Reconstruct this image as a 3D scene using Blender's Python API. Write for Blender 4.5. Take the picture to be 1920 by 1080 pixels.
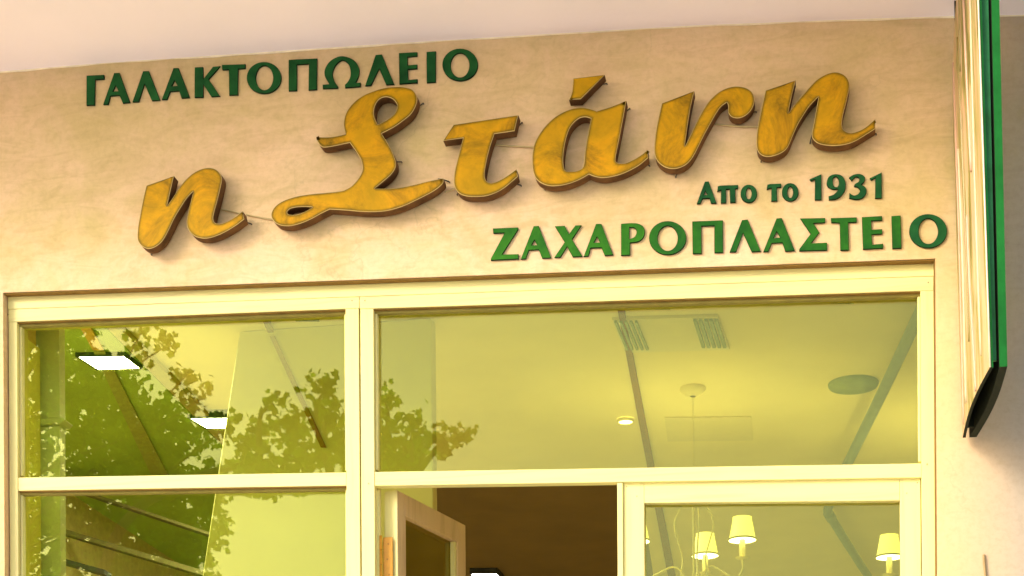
import bpy, bmesh, math, random
from mathutils import Vector, Matrix
from mathutils.geometry import tessellate_polygon
random.seed(7)
S = bpy.context.scene
for o in list(bpy.data.objects): bpy.data.objects.remove(o)
COL = S.collection
# ------------------------------------------------------------------ camera (level view camera with rise)
FPX, PX, PY = 3417.0, 960.0, 1853.0
PHI = math.atan(600.0/3417.0); ROLL = 0.006
CAM = Vector((0.0, -4.9, 1.6))
F_ = Vector((-math.sin(PHI), math.cos(PHI), 0))
RL = Vector((math.cos(PHI), math.sin(PHI), 0))
R_ = (RL - Vector((0, 0, ROLL))).normalized()
U_ = (Vector((0, 0, 1)) + RL*ROLL).normalized()
cd = bpy.data.cameras.new('camera'); cam = bpy.data.objects.new('camera', cd); COL.objects.link(cam)
m = Matrix.Identity(4)
for i, v in enumerate((R_, U_, -F_)):
    for j in range(3): m[j][i] = v[j]
m.translation = CAM
cam.matrix_world = m
cd.sensor_width = 36; cd.lens = 36*FPX/1920; cd.shift_x = 0; cd.shift_y = (PY-540)/1920
cd.clip_start = 0.05; cd.clip_end = 2000
S.camera = cam
# ------------------------------------------------------------------ world, sun, exposure
W = bpy.data.worlds.new('World'); S.world = W; W.use_nodes = True
nt = W.node_tree; bg = nt.nodes['Background']
sky = nt.nodes.new('ShaderNodeTexSky'); sky.sky_type = 'NISHITA'; sky.sun_disc = False
SUN_EL, SUN_AZ = 31.0, 227.0     # degrees; azimuth clockwise from +y (the street side is 180)
sky.sun_elevation = math.radians(SUN_EL); sky.sun_rotation = math.radians(SUN_AZ)
sky.air_density = 1.0; sky.dust_density = 3.5; sky.ozone_density = 0.6; sky.altitude = 50
nt.links.new(sky.outputs[0], bg.inputs[0]); bg.inputs[1].default_value = 0.15
sd = bpy.data.lights.new('sun', 'SUN'); sun = bpy.data.objects.new('sun', sd); COL.objects.link(sun)
sd.energy = 1.2; sd.angle = math.radians(20); sd.color = (1.0, 0.98, 0.95)
az = math.radians(SUN_AZ); el = math.radians(SUN_EL)
sdir = Vector((math.sin(az)*math.cos(el), math.cos(az)*math.cos(el), math.sin(el)))
sun.rotation_euler = sdir.to_track_quat('Z', 'Y').to_euler()
S.view_settings.view_transform = 'Standard'; S.view_settings.look = 'None'
S.view_settings.gamma = 1; S.view_settings.exposure = 1.14; S.view_settings.use_curve_mapping = False
S.render.engine = 'CYCLES'
S.cycles.max_bounces = 8; S.cycles.transparent_max_bounces = 12

# ------------------------------------------------------------------ measuring helpers
def ray(x, y): return F_ + R_*((x-PX)/FPX) + U_*((PY-y)/FPX)
def at(x, y, Y=0.0):                       # point of the plane parallel to the shop front, Y metres behind the wall face
    d = ray(x, y); return CAM + d*((Y-CAM.y)/d.y)
def atz(x, y, z):                          # point on a level plane
    d = ray(x, y); return CAM + d*((z-CAM.z)/d.z)

# ------------------------------------------------------------------ materials
def mat(name):
    M = bpy.data.materials.new(name); M.use_nodes = True
    n = M.node_tree.nodes; l = M.node_tree.links
    return M, n, l, n['Principled BSDF']
def coords(n, l, scale=(1, 1, 1), rot=(0, 0, 0), kind='Object'):
    t = n.new('ShaderNodeTexCoord'); mp = n.new('ShaderNodeMapping')
    mp.inputs['Scale'].default_value = scale; mp.inputs['Rotation'].default_value = rot
    if kind == 'World':
        g = n.new('ShaderNodeNewGeometry'); l.new(g.outputs['Position'], mp.inputs[0])
    else: l.new(t.outputs[kind], mp.inputs[0])
    return mp.outputs[0]
def noise(n, l, vec, scale, detail=4, rough=.55, dist=0):
    t = n.new('ShaderNodeTexNoise'); t.inputs['Scale'].default_value = scale
    t.inputs['Detail'].default_value = detail; t.inputs['Roughness'].default_value = rough
    t.inputs['Distortion'].default_value = dist
    l.new(vec, t.inputs['Vector']); return t.outputs['Fac']
def ramp(n, l, fac, stops):
    r = n.new('ShaderNodeValToRGB'); e = r.color_ramp.elements
    while len(e) < len(stops): e.new(.5)
    for i, (p, c) in enumerate(stops): e[i].position = p; e[i].color = (*c, 1)
    l.new(fac, r.inputs[0]); return r.outputs[0]
def mix(n, l, fac, a, b, mode='MIX'):
    x = n.new('ShaderNodeMix'); x.data_type = 'RGBA'; x.blend_type = mode
    for s, v in ((0, fac), (6, a), (7, b)):
        if hasattr(v, 'links'): l.new(v, x.inputs[s])
        elif s == 0: x.inputs[0].default_value = v
        else: x.inputs[s].default_value = (*v, 1)
    return x.outputs[2]
def mathn(n, l, op, a, b=0.5, clamp=False):
    x = n.new('ShaderNodeMath'); x.operation = op; x.use_clamp = clamp
    for s, v in ((0, a), (1, b)):
        if hasattr(v, 'links'): l.new(v, x.inputs[s])
        else: x.inputs[s].default_value = v
    return x.outputs[0]
def bump(n, l, h, bsdf, strength=.3, dist=.002):
    b = n.new('ShaderNodeBump'); b.inputs['Strength'].default_value = strength; b.inputs['Distance'].default_value = dist
    l.new(h, b.inputs['Height']); l.new(b.outputs[0], bsdf.inputs['Normal'])
def simple(name, col, rough=.6, metal=0, var=.12, scale=30, bmp=0.0, bscale=200, spec=None):
    M, n, l, b = mat(name); v = coords(n, l, kind='World')
    f = noise(n, l, v, scale, 5)
    c = ramp(n, l, f, [(.3, tuple(x*(1-var) for x in col)), (.7, tuple(min(1, x*(1+var)) for x in col))])
    l.new(c, b.inputs['Base Color']); b.inputs['Roughness'].default_value = rough; b.inputs['Metallic'].default_value = metal
    if spec is not None: b.inputs['Specular IOR Level'].default_value = spec
    if bmp: bump(n, l, noise(n, l, v, bscale, 4), b, bmp, .002)
    return M

def m_plaster():
    M, n, l, b = mat('trowelled_plaster'); v = coords(n, l, kind='World')
    big = noise(n, l, v, 1.3, 3, .5, .6); mid = noise(n, l, v, 4.5, 6, .62, 1.2); fine = noise(n, l, v, 60, 8, .72)
    strk = noise(n, l, coords(n, l, (2.2, 2.2, 7.5), (0, .35, 0), 'World'), 3.0, 5, .6, 1.5)
    c = ramp(n, l, mid, [(.28, (.54, .41, .15)), (.45, (.71, .515, .25)), (.6, (.82, .565, .335)), (.78, (.67, .53, .25))])
    c2 = ramp(n, l, big, [(.36, (.55, .43, .15)), (.52, (.78, .545, .285)), (.68, (.84, .62, .385))])
    c = mix(n, l, .5, c, c2)
    s = ramp(n, l, strk, [(.33, (.84, .82, .74)), (.55, (1, 1, 1)), (.72, (.92, .90, .82))])
    c = mix(n, l, .8, c, s, 'MULTIPLY')
    # greyer tone blended in along the top course and past the hanging sign
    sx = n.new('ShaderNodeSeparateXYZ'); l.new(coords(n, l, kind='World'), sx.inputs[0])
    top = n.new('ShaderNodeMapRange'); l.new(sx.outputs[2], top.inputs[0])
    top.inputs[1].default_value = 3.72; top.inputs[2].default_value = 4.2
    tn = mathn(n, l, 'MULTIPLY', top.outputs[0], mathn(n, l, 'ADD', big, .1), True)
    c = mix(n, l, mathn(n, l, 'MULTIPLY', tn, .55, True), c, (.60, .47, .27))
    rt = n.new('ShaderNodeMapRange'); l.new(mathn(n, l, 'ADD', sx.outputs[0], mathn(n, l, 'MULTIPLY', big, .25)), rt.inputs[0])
    lowb = n.new('ShaderNodeMapRange'); l.new(sx.outputs[2], lowb.inputs[0]); lowb.inputs[1].default_value = 3.55; lowb.inputs[2].default_value = 3.25  # lower band: warm light from the shop put into the wall colour
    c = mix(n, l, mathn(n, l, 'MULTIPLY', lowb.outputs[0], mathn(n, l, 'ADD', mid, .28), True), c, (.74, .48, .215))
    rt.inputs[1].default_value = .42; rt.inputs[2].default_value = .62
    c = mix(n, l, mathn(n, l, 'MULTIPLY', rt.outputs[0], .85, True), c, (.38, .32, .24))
    sp = ramp(n, l, fine, [(.34, (.84, .82, .76)), (.54, (1, 1, 1))])
    c = mix(n, l, .55, c, sp, 'MULTIPLY')
    sta = noise(n, l, v, 2.4, 5, .7, 2.0)
    sf = ramp(n, l, sta, [(.58, (0, 0, 0)), (.72, (1, 1, 1))])
    c = mix(n, l, mathn(n, l, 'MULTIPLY', sf, .42), c, (.46, .34, .12))
    vo = n.new('ShaderNodeTexVoronoi'); vo.feature = 'DISTANCE_TO_EDGE'; vo.inputs['Scale'].default_value = 1.7
    wv = n.new('ShaderNodeVectorMath'); wv.operation = 'ADD'; nv = n.new('ShaderNodeTexNoise'); nv.inputs['Scale'].default_value = 5; nv.inputs['Detail'].default_value = 6
    l.new(v, nv.inputs['Vector']); sc_ = n.new('ShaderNodeVectorMath'); sc_.operation = 'SCALE'; sc_.inputs['Scale'].default_value = .5
    l.new(nv.outputs['Color'], sc_.inputs[0]); l.new(v, wv.inputs[0]); l.new(sc_.outputs[0], wv.inputs[1]); l.new(wv.outputs[0], vo.inputs['Vector'])
    ck = ramp(n, l, vo.outputs['Distance'], [(0, (1, 1, 1)), (.006, (0, 0, 0))])
    ckf = mathn(n, l, 'MULTIPLY', ck, ramp(n, l, noise(n, l, v, 1.1, 2), [(.5, (0, 0, 0)), (.62, (.5, .5, .5))]))
    c = mix(n, l, mathn(n, l, 'MULTIPLY', ckf, .5), c, (.30, .22, .10))
    l.new(c, b.inputs['Base Color']); b.inputs['Roughness'].default_value = .8
    h = mathn(n, l, 'ADD', mathn(n, l, 'MULTIPLY', strk, 1.5), mathn(n, l, 'MULTIPLY', fine, .35))
    bump(n, l, h, b, .22, .004)
    return M
def m_gold():
    M, n, l, b = mat('aged_gold_paint'); v = coords(n, l, kind='World')
    a = noise(n, l, v, 7, 5, .6, .5); f = noise(n, l, v, 45, 6, .7); d = noise(n, l, v, 7.0, 8, .72, .8)
    c = ramp(n, l, a, [(.3, (.40, .23, .002)), (.5, (.58, .30, .002)), (.7, (.72, .33, .002))])
    dirt = ramp(n, l, d, [(.46, (0, 0, 0)), (.68, (1, 1, 1))])
    c = mix(n, l, mathn(n, l, 'MULTIPLY', dirt, .9), c, (.13, .09, .004))
    c = mix(n, l, .5, c, ramp(n, l, f, [(.3, (.72, .72, .66)), (.6, (1, 1, 1))]), 'MULTIPLY')
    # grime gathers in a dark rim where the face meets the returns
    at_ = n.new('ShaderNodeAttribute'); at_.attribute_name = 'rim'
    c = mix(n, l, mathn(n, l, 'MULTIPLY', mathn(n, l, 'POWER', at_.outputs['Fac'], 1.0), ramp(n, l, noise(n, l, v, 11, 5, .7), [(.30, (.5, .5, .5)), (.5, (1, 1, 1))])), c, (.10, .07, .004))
    l.new(c, b.inputs['Base Color']); b.inputs['Roughness'].default_value = .5
    b.inputs['Specular IOR Level'].default_value = .12
    bump(n, l, f, b, .15, .001)
    return M
def m_wood(name, base, dark, horiz, paint=.5):
    M, n, l, b = mat(name)
    sc = (1.2, 8, 30) if horiz else (30, 8, 1.2)
    v = coords(n, l, sc, kind='World')
    g = noise(n, l, v, 1.6, 6, .6, 1.0); g2 = noise(n, l, coords(n, l, kind='World'), 2.2, 3)
    c = ramp(n, l, g, [(.32, dark), (.5, base), (.68, tuple(min(1, x*1.05) for x in base))])
    c = mix(n, l, mathn(n, l, 'MULTIPLY', g2, paint, True), c, tuple(x*.93 for x in base))
    l.new(c, b.inputs['Base Color']); b.inputs['Roughness'].default_value = .5
    bump(n, l, g, b, .15, .0015)
    return M
def m_glass(name, refl, tint, gcol):
    M = bpy.data.materials.new(name); M.use_nodes = True; n = M.node_tree.nodes; l = M.node_tree.links
    n.remove(n['Principled BSDF']); out = n['Material Output']
    t = n.new('ShaderNodeBsdfTransparent'); t.inputs[0].default_value = (*tint, 1)
    g = n.new('ShaderNodeBsdfGlossy'); g.inputs['Color'].default_value = (*gcol, 1); g.inputs['Roughness'].default_value = .004
    v = coords(n, l, kind='World'); bp = n.new('ShaderNodeBump'); bp.inputs['Strength'].default_value = .02; bp.inputs['Distance'].default_value = .002
    l.new(noise(n, l, v, 3, 2), bp.inputs['Height']); l.new(bp.outputs[0], g.inputs['Normal'])
    fr = n.new('ShaderNodeFresnel'); fr.inputs[0].default_value = 1.5
    # thin metal-oxide coat: fixed reflectance on top of the bare-glass Fresnel term, a little smeared dust
    du = ramp(n, l, noise(n, l, v, 2.5, 4, .6, .5), [(.35, (refl*.88,)*3), (.65, (refl*1.08,)*3)])
    f = mathn(n, l, 'ADD', fr.outputs[0], du, True)
    mx = n.new('ShaderNodeMixShader'); l.new(f, mx.inputs[0]); l.new(t.outputs[0], mx.inputs[1]); l.new(g.outputs[0], mx.inputs[2])
    l.new(mx.outputs[0], out.inputs[0])
    return M
def m_emit(name, col, st):
    M, n, l, b = mat(name); b.inputs['Base Color'].default_value = (.8, .8, .8, 1)
    b.inputs['Emission Color'].default_value = (*col, 1); b.inputs['Emission Strength'].default_value = st
    return M
def m_green(name, lo, hi):
    M, n, l, b = mat(name); v = coords(n, l, kind='World')
    f = noise(n, l, v, 14, 5, .65); c = ramp(n, l, f, [(.3, lo), (.7, hi)])
    l.new(c, b.inputs['Base Color']); b.inputs['Roughness'].default_value = .5; b.inputs['Specular IOR Level'].default_value = .12
    bump(n, l, noise(n, l, v, 120, 3), b, .15, .001)
    return M
def m_signface():
    M, n, l, b = mat('sign_streaked_gloss_face')
    v = coords(n, l, (1, 11, 1.5), kind='World')
    f = noise(n, l, v, 1.3, 4, .6, 1.4)
    c = ramp(n, l, f, [(.36, (.15, .13, .02)), (.46, (.32, .26, .07)), (.53, (.54, .33, .18)), (.62, (.55, .42, .21)), (.74, (.52, .28, .155))])
    l.new(c, b.inputs['Base Color']); b.inputs['Roughness'].default_value = .42; b.inputs['Specular IOR Level'].default_value = .25
    return M
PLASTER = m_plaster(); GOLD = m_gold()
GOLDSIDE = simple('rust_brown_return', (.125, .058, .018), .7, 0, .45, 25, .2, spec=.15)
WOODV = m_wood('pale_yellow_timber_upright', (.80, .71, .255), (.66, .53, .20), False)
WOODH = m_wood('pale_yellow_timber_rail', (.80, .715, .255), (.66, .53, .20), True)
WOODP = m_wood('tan_timber_door_leaf', (.66, .45, .20), (.48, .30, .12), False)
SOFFIT = simple('painted_soffit_render', (.92, .83, .81), .85, 0, .03, 2.0, .25, 60)
GLASS = m_glass('amber_coated_glass', .034, (.94, .99, .69), (.90, .88, .38))
GLASSD = m_glass('door_leaf_glass', .20, (.62, .62, .16), (.9, .8, .3))
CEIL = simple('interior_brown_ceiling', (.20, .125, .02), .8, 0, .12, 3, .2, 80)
CEILN = simple('ceiling_paint_with_added_light', (.88, .74, .30), .85, 0, .04, 3, .1, 60)  # pale copy of the brown ceiling, brightness put into the colour
TRIM = simple('ochre_ceiling_trim', (.26, .125, .008), .8, spec=0)
BULK = simple('yellow_partition_paint', (.68, .60, .22), .8, 0, .05, 3)
PILAS = simple('grey_green_pilaster_paint', (.66, .66, .46), .8, 0, .06, 6)
LED = m_emit('led_panel_glow', (1, .98, .94), 40.0)
BLACK = simple('black_metal_edge', (.03, .03, .02), .5)
DUCT = simple('galvanised_duct', (.27, .31, .21), .4, .1, .1, 20)
OLIVE = simple('olive_vent_metal', (.26, .30, .06), .5, 0, .08)
BRASS = simple('brass', (.66, .30, .01), .45, 0, .1, 60)
CREAMM = simple('cream_enamelled_metal', (.80, .66, .22), .4)
SHADE = m_emit('lit_lamp_shade_fabric', (.95, .75, .14), .75)
SHADEW = m_emit('lit_shade_lining', (1, .98, .86), 3.0)
GREEN_D = m_green('deep_bottle_green_enamel', (.002, .045, .010), (.013, .11, .022))
GREEN_L = m_green('faded_leaf_green_enamel', (.008, .09, .004), (.034, .18, .005))
GREEN_M = m_green('mid_green_enamel', (.005, .065, .006), (.022, .145, .006))
GREEN_S = simple('dark_green_letter_return', (.004, .02, .003), .7, spec=.1)
SIGN_G = m_green('sign_bright_green_trim', (.004, .085, .010), (.008, .135, .018))
SIGN_D = m_green('sign_recessed_green_board', (.02, .12, .03), (.03, .20, .07))
SIGN_K = simple('sign_dark_inside', (.018, .022, .012), .8, spec=.1)
SIGN_F = m_signface()
PALEG = simple('painted_highlight_arris', (.52, .36, .10), .5)  # edge highlight put into the colour of the letter bevels
REVL = simple('painted_reveal_shade', (.22, .13, .03), .8, spec=.1)  # dark brown for strips that stand in for shade in the reveals
BEADT = simple('olive_shaded_bead', (.30, .25, .06), .7, spec=.1)  # top beads coloured dark, shade at the pane heads put into the colour
WIRE = simple('pale_cable_sheath', (.50, .38, .16), .6)
PINM = simple('dark_steel_pin', (.10, .08, .05), .5, .4)
SCREW = simple('dull_nail_head', (.40, .30, .12), .5)

# ------------------------------------------------------------------ object helpers
def link(name, me, mats, parent=None):
    o = bpy.data.objects.new(name, me); COL.objects.link(o)
    for M in (mats if isinstance(mats, (list, tuple)) else [mats]): me.materials.append(M)
    if parent: o.parent = parent
    return o
def tag(o, label=None, cat=None, group=None, kind=None):
    if label: o['label'] = label
    if cat: o['category'] = cat
    if group: o['group'] = group
    if kind: o['kind'] = kind
    return o
def empty(name, loc, label, cat, group=None):
    o = bpy.data.objects.new(name, None); COL.objects.link(o); o.location = loc; o.empty_display_size = .05
    bpy.context.view_layer.update()
    return tag(o, label, cat, group)
def child_space(o, parent):                # meshes are written in world space; keep them there under their parent
    if parent: o.matrix_parent_inverse = parent.matrix_world.inverted()
    return o
def mesh_from(verts, faces, smooth=False, fm=None):
    me = bpy.data.meshes.new('m'); me.from_pydata([tuple(v) for v in verts], [], faces); me.update()
    bm = bmesh.new(); bm.from_mesh(me); bmesh.ops.recalc_face_normals(bm, faces=bm.faces); bm.to_mesh(me); bm.free()
    if smooth:
        for p in me.polygons: p.use_smooth = True
    return me
def put(name, verts, faces, M, parent=None, smooth=False):
    return child_space(link(name, mesh_from(verts, faces, smooth), M, parent), parent)
def prism(name, quad, y0, y1, M, parent=None, bevel=.0015):
    """quad: world points (x,z) of a convex polygon; solid between y0 and y1"""
    bm = bmesh.new()
    a = [bm.verts.new((p[0], y0, p[1])) for p in quad]; b = [bm.verts.new((p[0], y1, p[1])) for p in quad]
    k = len(quad); bm.faces.new(a); bm.faces.new(b[::-1])
    for i in range(k): bm.faces.new((a[i], b[i], b[(i+1) % k], a[(i+1) % k]))
    bmesh.ops.recalc_face_normals(bm, faces=bm.faces)
    if bevel: bmesh.ops.bevel(bm, geom=bm.edges[:], offset=bevel, segments=1, affect='EDGES')
    me = bpy.data.meshes.new('m'); bm.to_mesh(me); bm.free()
    return child_space(link(name, me, M, parent), parent)
def box(name, lo, hi, M, parent=None, bevel=0):
    return prism(name, [(lo[0], lo[2]), (hi[0], lo[2]), (hi[0], hi[2]), (lo[0], hi[2])], lo[1], hi[1], M, parent, bevel)
def tube_mesh(pts, r, seg=8, cap=True):
    vs, fs = [], []; n_ = len(pts); pts = [Vector(p) for p in pts]
    rr = r if isinstance(r, (list, tuple)) else [r]*n_
    t0 = (pts[1]-pts[0]).normalized(); u = t0.orthogonal().normalized()
    for i, p in enumerate(pts):
        t = (pts[min(i+1, n_-1)]-pts[max(i-1, 0)]).normalized()
        u = (u - t*u.dot(t)).normalized(); w = t.cross(u)
        for k in range(seg):
            a = 2*math.pi*k/seg; vs.append(p + (u*math.cos(a)+w*math.sin(a))*rr[i])
    for i in range(n_-1):
        for k in range(seg):
            fs.append((i*seg+k, i*seg+(k+1) % seg, (i+1)*seg+(k+1) % seg, (i+1)*seg+k))
    if cap: fs.append(tuple(range(seg))); fs.append(tuple((n_-1)*seg+k for k in range(seg)))
    return vs, fs
def tube(name, pts, r, M, parent=None, seg=8):
    v, f = tube_mesh(pts, r, seg); return put(name, v, f, M, parent, True)
def lathe(name, c, prof, M, parent=None, seg=24, cap=False):
    vs, fs = [], []
    for (r, z) in prof:
        for k in range(seg):
            a = 2*math.pi*k/seg; vs.append((c[0]+r*math.cos(a), c[1]+r*math.sin(a), c[2]+z))
    for i in range(len(prof)-1):
        for k in range(seg): fs.append((i*seg+k, i*seg+(k+1) % seg, (i+1)*seg+(k+1) % seg, (i+1)*seg+k))
    if cap: fs.append(tuple(range(seg))); fs.append(tuple((len(prof)-1)*seg+k for k in range(seg)))
    return put(name, vs, fs, M, parent, True)
def crom(pts, n=5):                        # smooth run of points
    out = []
    for i in range(len(pts)-1):
        p0 = pts[max(i-1, 0)]; p1 = pts[i]; p2 = pts[i+1]; p3 = pts[min(i+2, len(pts)-1)]
        for k in range(n):
            t = k/n; o = []
            for a, b, c, d in zip(p0, p1, p2, p3):
                o.append(.5*((2*b)+(-a+c)*t+(2*a-5*b+4*c-d)*t*t+(-a+3*b-3*c+d)*t**3))
            out.append(tuple(o))
    return out + [tuple(pts[-1])]
def smooth_loop(P, n=5):
    """closed outline; points given with a third value are corners"""
    ci = [i for i, p in enumerate(P) if len(p) == 3]
    Q = [(p[0], p[1]) for p in P]; N = len(Q)
    if not ci:
        ext = [Q[(i) % N] for i in range(-2, N+3)]; c = crom(ext, n); return c[2*n:2*n+N*n]
    out = []
    for a, b in zip(ci, ci[1:]+[ci[0]+N]):
        seg = [Q[i % N] for i in range(a, b+1)]
        out += (crom(seg, n) if len(seg) > 2 else seg)[:-1]
    return out
def area(P): return sum(P[i][0]*P[(i+1) % len(P)][1]-P[(i+1) % len(P)][0]*P[i][1] for i in range(len(P)))/2
def inset(P, d):                           # P counter-clockwise = solid to the left
    out = []; N = len(P)
    for i in range(N):
        a, b, c = Vector(P[i-1]), Vector(P[i]), Vector(P[(i+1) % N])
        e1 = (b-a); e2 = (c-b)
        if e1.length < 1e-7 or e2.length < 1e-7: out.append(tuple(b)); continue
        n1 = Vector((-e1.y, e1.x)).normalized(); n2 = Vector((-e2.y, e2.x)).normalized()
        s = n1+n2
        if s.length < .3: s = n1*.5
        k = d/max(.35, (1+n1.dot(n2))/2)*.5
        k = min(k, .45*min(e1.length, e2.length)/max(s.length, .3)+.0004) if n1.dot(n2) < .3 else k
        out.append(tuple(b+s*k))
    return out
def letter_meshes(outer, holes, yf, yb, rim=.0015, rimw=0.0):
    """outlines in world (x,z). returns (face mesh data, side mesh data)"""
    loops = []
    if area(outer) < 0: outer = outer[::-1]
    loops.append(outer)
    for h in holes:
        if area(h) > 0: h = h[::-1]
        loops.append(h)
    ins = [inset(L, rim) for L in loops]
    fv, ff, rimv = [], [], []
    if rimw:                                # a ring for the grime line, then the flat middle
        in2 = [inset(L, rimw) for L in ins]
        for L, L2 in zip(ins, in2):
            b = len(fv); k = len(L)
            fv += [(p[0], yf, p[1]) for p in L]; rimv += [1.0]*k
            fv += [(p[0], yf, p[1]) for p in L2]; rimv += [0.0]*k
            ff += [(b+i, b+(i+1) % k, b+k+(i+1) % k, b+k+i) for i in range(k)]
        core = in2
    else: core = ins
    b = len(fv); flat = [Vector((p[0], p[1], 0)) for L in core for p in L]
    fv += [(p.x, yf, p.y) for p in flat]; rimv += [0.0]*len(flat)
    ff += [tuple(b+i for i in t) for t in tessellate_polygon([[Vector((p[0], p[1], 0)) for p in L] for L in core])]
    sv, sf = [], []
    for L, Li in zip(loops, ins):
        b = len(sv); k = len(L)
        sv += [(p[0], yf, p[1]) for p in Li] + [(p[0], yf+rim, p[1]) for p in L] + [(p[0], yb, p[1]) for p in L]
        for i in range(k):
            j = (i+1) % k
            sf.append((b+i, b+j, b+k+j, b+k+i)); sf.append((b+k+i, b+k+j, b+2*k+j, b+2*k+i))
    b = len(sv); sv += [(p[0], yb, p[1]) for L in loops for p in L]
    sf += [tuple(b+i for i in t) for t in tessellate_polygon([[Vector((p[0], p[1], 0)) for p in L] for L in loops])]
    return (fv, ff, rimv), (sv, sf)

# ------------------------------------------------------------------ the big structure
ZG = 0.0
def sheet(name, x0, x1, y0, y1, z, M, label=None):
    o = put(name, [(x0, y0, z), (x1, y0, z), (x1, y1, z), (x0, y1, z)], [(0, 1, 2, 3)], M); return tag(o, label, kind='structure')
GROUND = simple('far_ground', (.20, .19, .16), .9); ROADM = simple('asphalt', (.05, .05, .05), .85, 0, .2, 60, .3)
PAVE = simple('pale_paving_stone', (.80, .75, .69), .7, 0, .1, 5, .3, 60)
sheet('ground', -600, 600, -700, 500, -.16, GROUND)
sheet('road', -60, 60, -9.0, -3.6, -.13, ROADM)
o = box('pavement', (-30, -3.5, -.15), (30, 12, -.002), PAVE); tag(o, kind='structure')
o = box('kerb', (-30, -3.66, -.15), (30, -3.504, 0.0), simple('kerb_stone', (.42, .40, .36), .8)); tag(o, kind='structure')
o = box('far_pavement', (-60, -30, -.15), (60, -9.0, 0.0), PAVE); tag(o, kind='structure')

# wall / soffit joint, read along its slightly wavy length (photo x, photo y)
JOINT = [(-500, 172), (-200, 150), (5, 134), (190, 118.5), (450, 101), (700, 84), (960, 68), (1300, 48), (1640, 35), (1795, 30), (1920, 28), (2300, 16)]
jw = [at(x, y) for x, y in JOINT]
jw = [Vector((-7, 0, jw[0].z-.12))] + jw + [Vector((5, 0, jw[-1].z+.03))]
TLo, TRo = at(5.5, 548.5), at(1754.5, 484.5)          # opening in the wall
XL, XR = at(7, 800).x, at(1755.5, 800).x
REV = .026                                            # the shop front sits back this far
def zline(p, q, x): return p.z + (q.z-p.z)*(x-p.x)/(q.x-p.x)
zTL, zTR = zline(TLo, TRo, XL), zline(TLo, TRo, XR)
outl = [(-7, 0), (XL, 0), (XL, zTL), (XR, zTR), (XR, 0), (5, 0)] + [(p.x, p.z) for p in jw[::-1]]
fvv = [Vector((x, z, 0)) for x, z in outl]
tris = tessellate_polygon([fvv])
k = len(outl); vs = [(x, 0, z) for x, z in outl] + [(x, .22, z) for x, z in outl]
fs = [tuple(t) for t in tris] + [tuple(i+k for i in t) for t in tris] + [(i, (i+1) % k, (i+1) % k+k, i+k) for i in range(k)]
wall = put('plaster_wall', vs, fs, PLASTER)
tag(wall, 'mottled peach plaster wall above and beside the glazed shop front, carrying the lettering', 'wall')
# soffit slab
vs, fs = [], []
for p in jw:
    for (y, dz) in ((.22, -.002), (-.68, -.002), (-.68, .40), (.22, .40)): vs.append((p.x, y, p.z+dz))
for i in range(len(jw)-1):
    for a in range(4): fs.append((i*4+a, i*4+(a+1) % 4, (i+1)*4+(a+1) % 4, (i+1)*4+a))
fs += [(0, 1, 2, 3), tuple((len(jw)-1)*4+a for a in range(4))]
tag(put('ceiling', vs, fs, SOFFIT), kind='structure')
# thin pale plaster bead where soffit and wall meet
rnd = random.Random(3)
bead = []
for a, b in zip(jw, jw[1:]):
    kk = max(2, int((b-a).length/.06))
    for i in range(kk):
        t = i/kk; p = a.lerp(b, t); bead.append((p.x, -.0015, p.z-.001+rnd.uniform(-.0018, .0018)))
v_, f_ = tube_mesh(bead, .0035, 6)
put('plaster_bead', v_, f_, simple('pale_plaster_bead', (.86, .76, .52), .85), wall, True)
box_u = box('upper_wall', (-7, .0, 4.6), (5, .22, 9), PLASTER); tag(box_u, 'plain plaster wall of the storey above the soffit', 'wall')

# ------------------------------------------------------------------ shop front joinery
sf = empty('shop_front', (at(960, 700).x, .06, 0), 'pale yellow timber shop front with amber coated glass below the gold lettering', 'shop front')
YF, YB, YG = REV, REV+.075, REV+.036
xs = lambda px, py=760: at(px, py, YF).x
def zl(a, b): # world line through two photo points on the joinery face
    p, q = at(*a, YF), at(*b, YF); return lambda x: zline(p, q, x)
hTop = lambda x: zline(TLo, TRo, x)-.0
hBot = zl((5, 580), (1754, 517)); pL = zl((30, 603), (647, 578.5)); pR = zl((699, 578), (1725.4, 544.8))
tL = zl((33, 895), (649, 885)); tR = zl((701, 884.3), (1728, 868.2)); bL = zl((32, 919.5), (649, 909.8)); bR = zl((701, 910.3), (1728, 894.6))
xA, xB = XL+.0, xs(32.2); xC, xD, xE = xs(648.6), xs(674.8), xs(701); xG, xH = xs(1727.2), XR
def member(name, x0, x1, zb0, zb1, zt0, zt1, M, y0=None, y1=None, parent=None, bevel=.0009):
    return prism(name, [(x0, zb0), (x1, zb1), (x1, zt1), (x0, zt0)], YF if y0 is None else y0, YB if y1 is None else y1, M, parent or sf, bevel)
g = .0005
member('head_board', xA+.002, xH-.002, hBot(xA), hBot(xH), hTop(xA)-.001, hTop(xH)-.001, WOODH)
member('head_rail', xA+.003, xD-g, pL(xA), pL(xD), hBot(xA)-g, hBot(xD)-g, WOODH, YF+.001)
member('head_rail', xD+g, xH-.003, pR(xD), pR(xH), hBot(xD)-g, hBot(xH)-g, WOODH, YF+.001)
member('stile', xA+.003, xB, 0, 0, pL(xA)-g, pL(xB)-g, WOODV, YF+.0015)
member('stile', xC, xD-.0022, 0, 0, pL(xC)-g, pL(xD)-g, WOODV, YF+.0015)
member('stile', xD+.0022, xE, 0, 0, pR(xD)-g, pR(xE)-g, WOODV, YF+.0015)
member('stile', xG, xH-.003, 0, 0, pR(xG)-g, pR(xH)-g, WOODV, YF+.0015)
member('transom', xB+g, xC-g, bL(xB), bL(xC), tL(xB), tL(xC), WOODH, YF+.003, YF+.034)
member('transom', xE+g, xG-g, bR(xE), bR(xG), tR(xE), tR(xG), WOODH, YF+.003, YF+.034)
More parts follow.
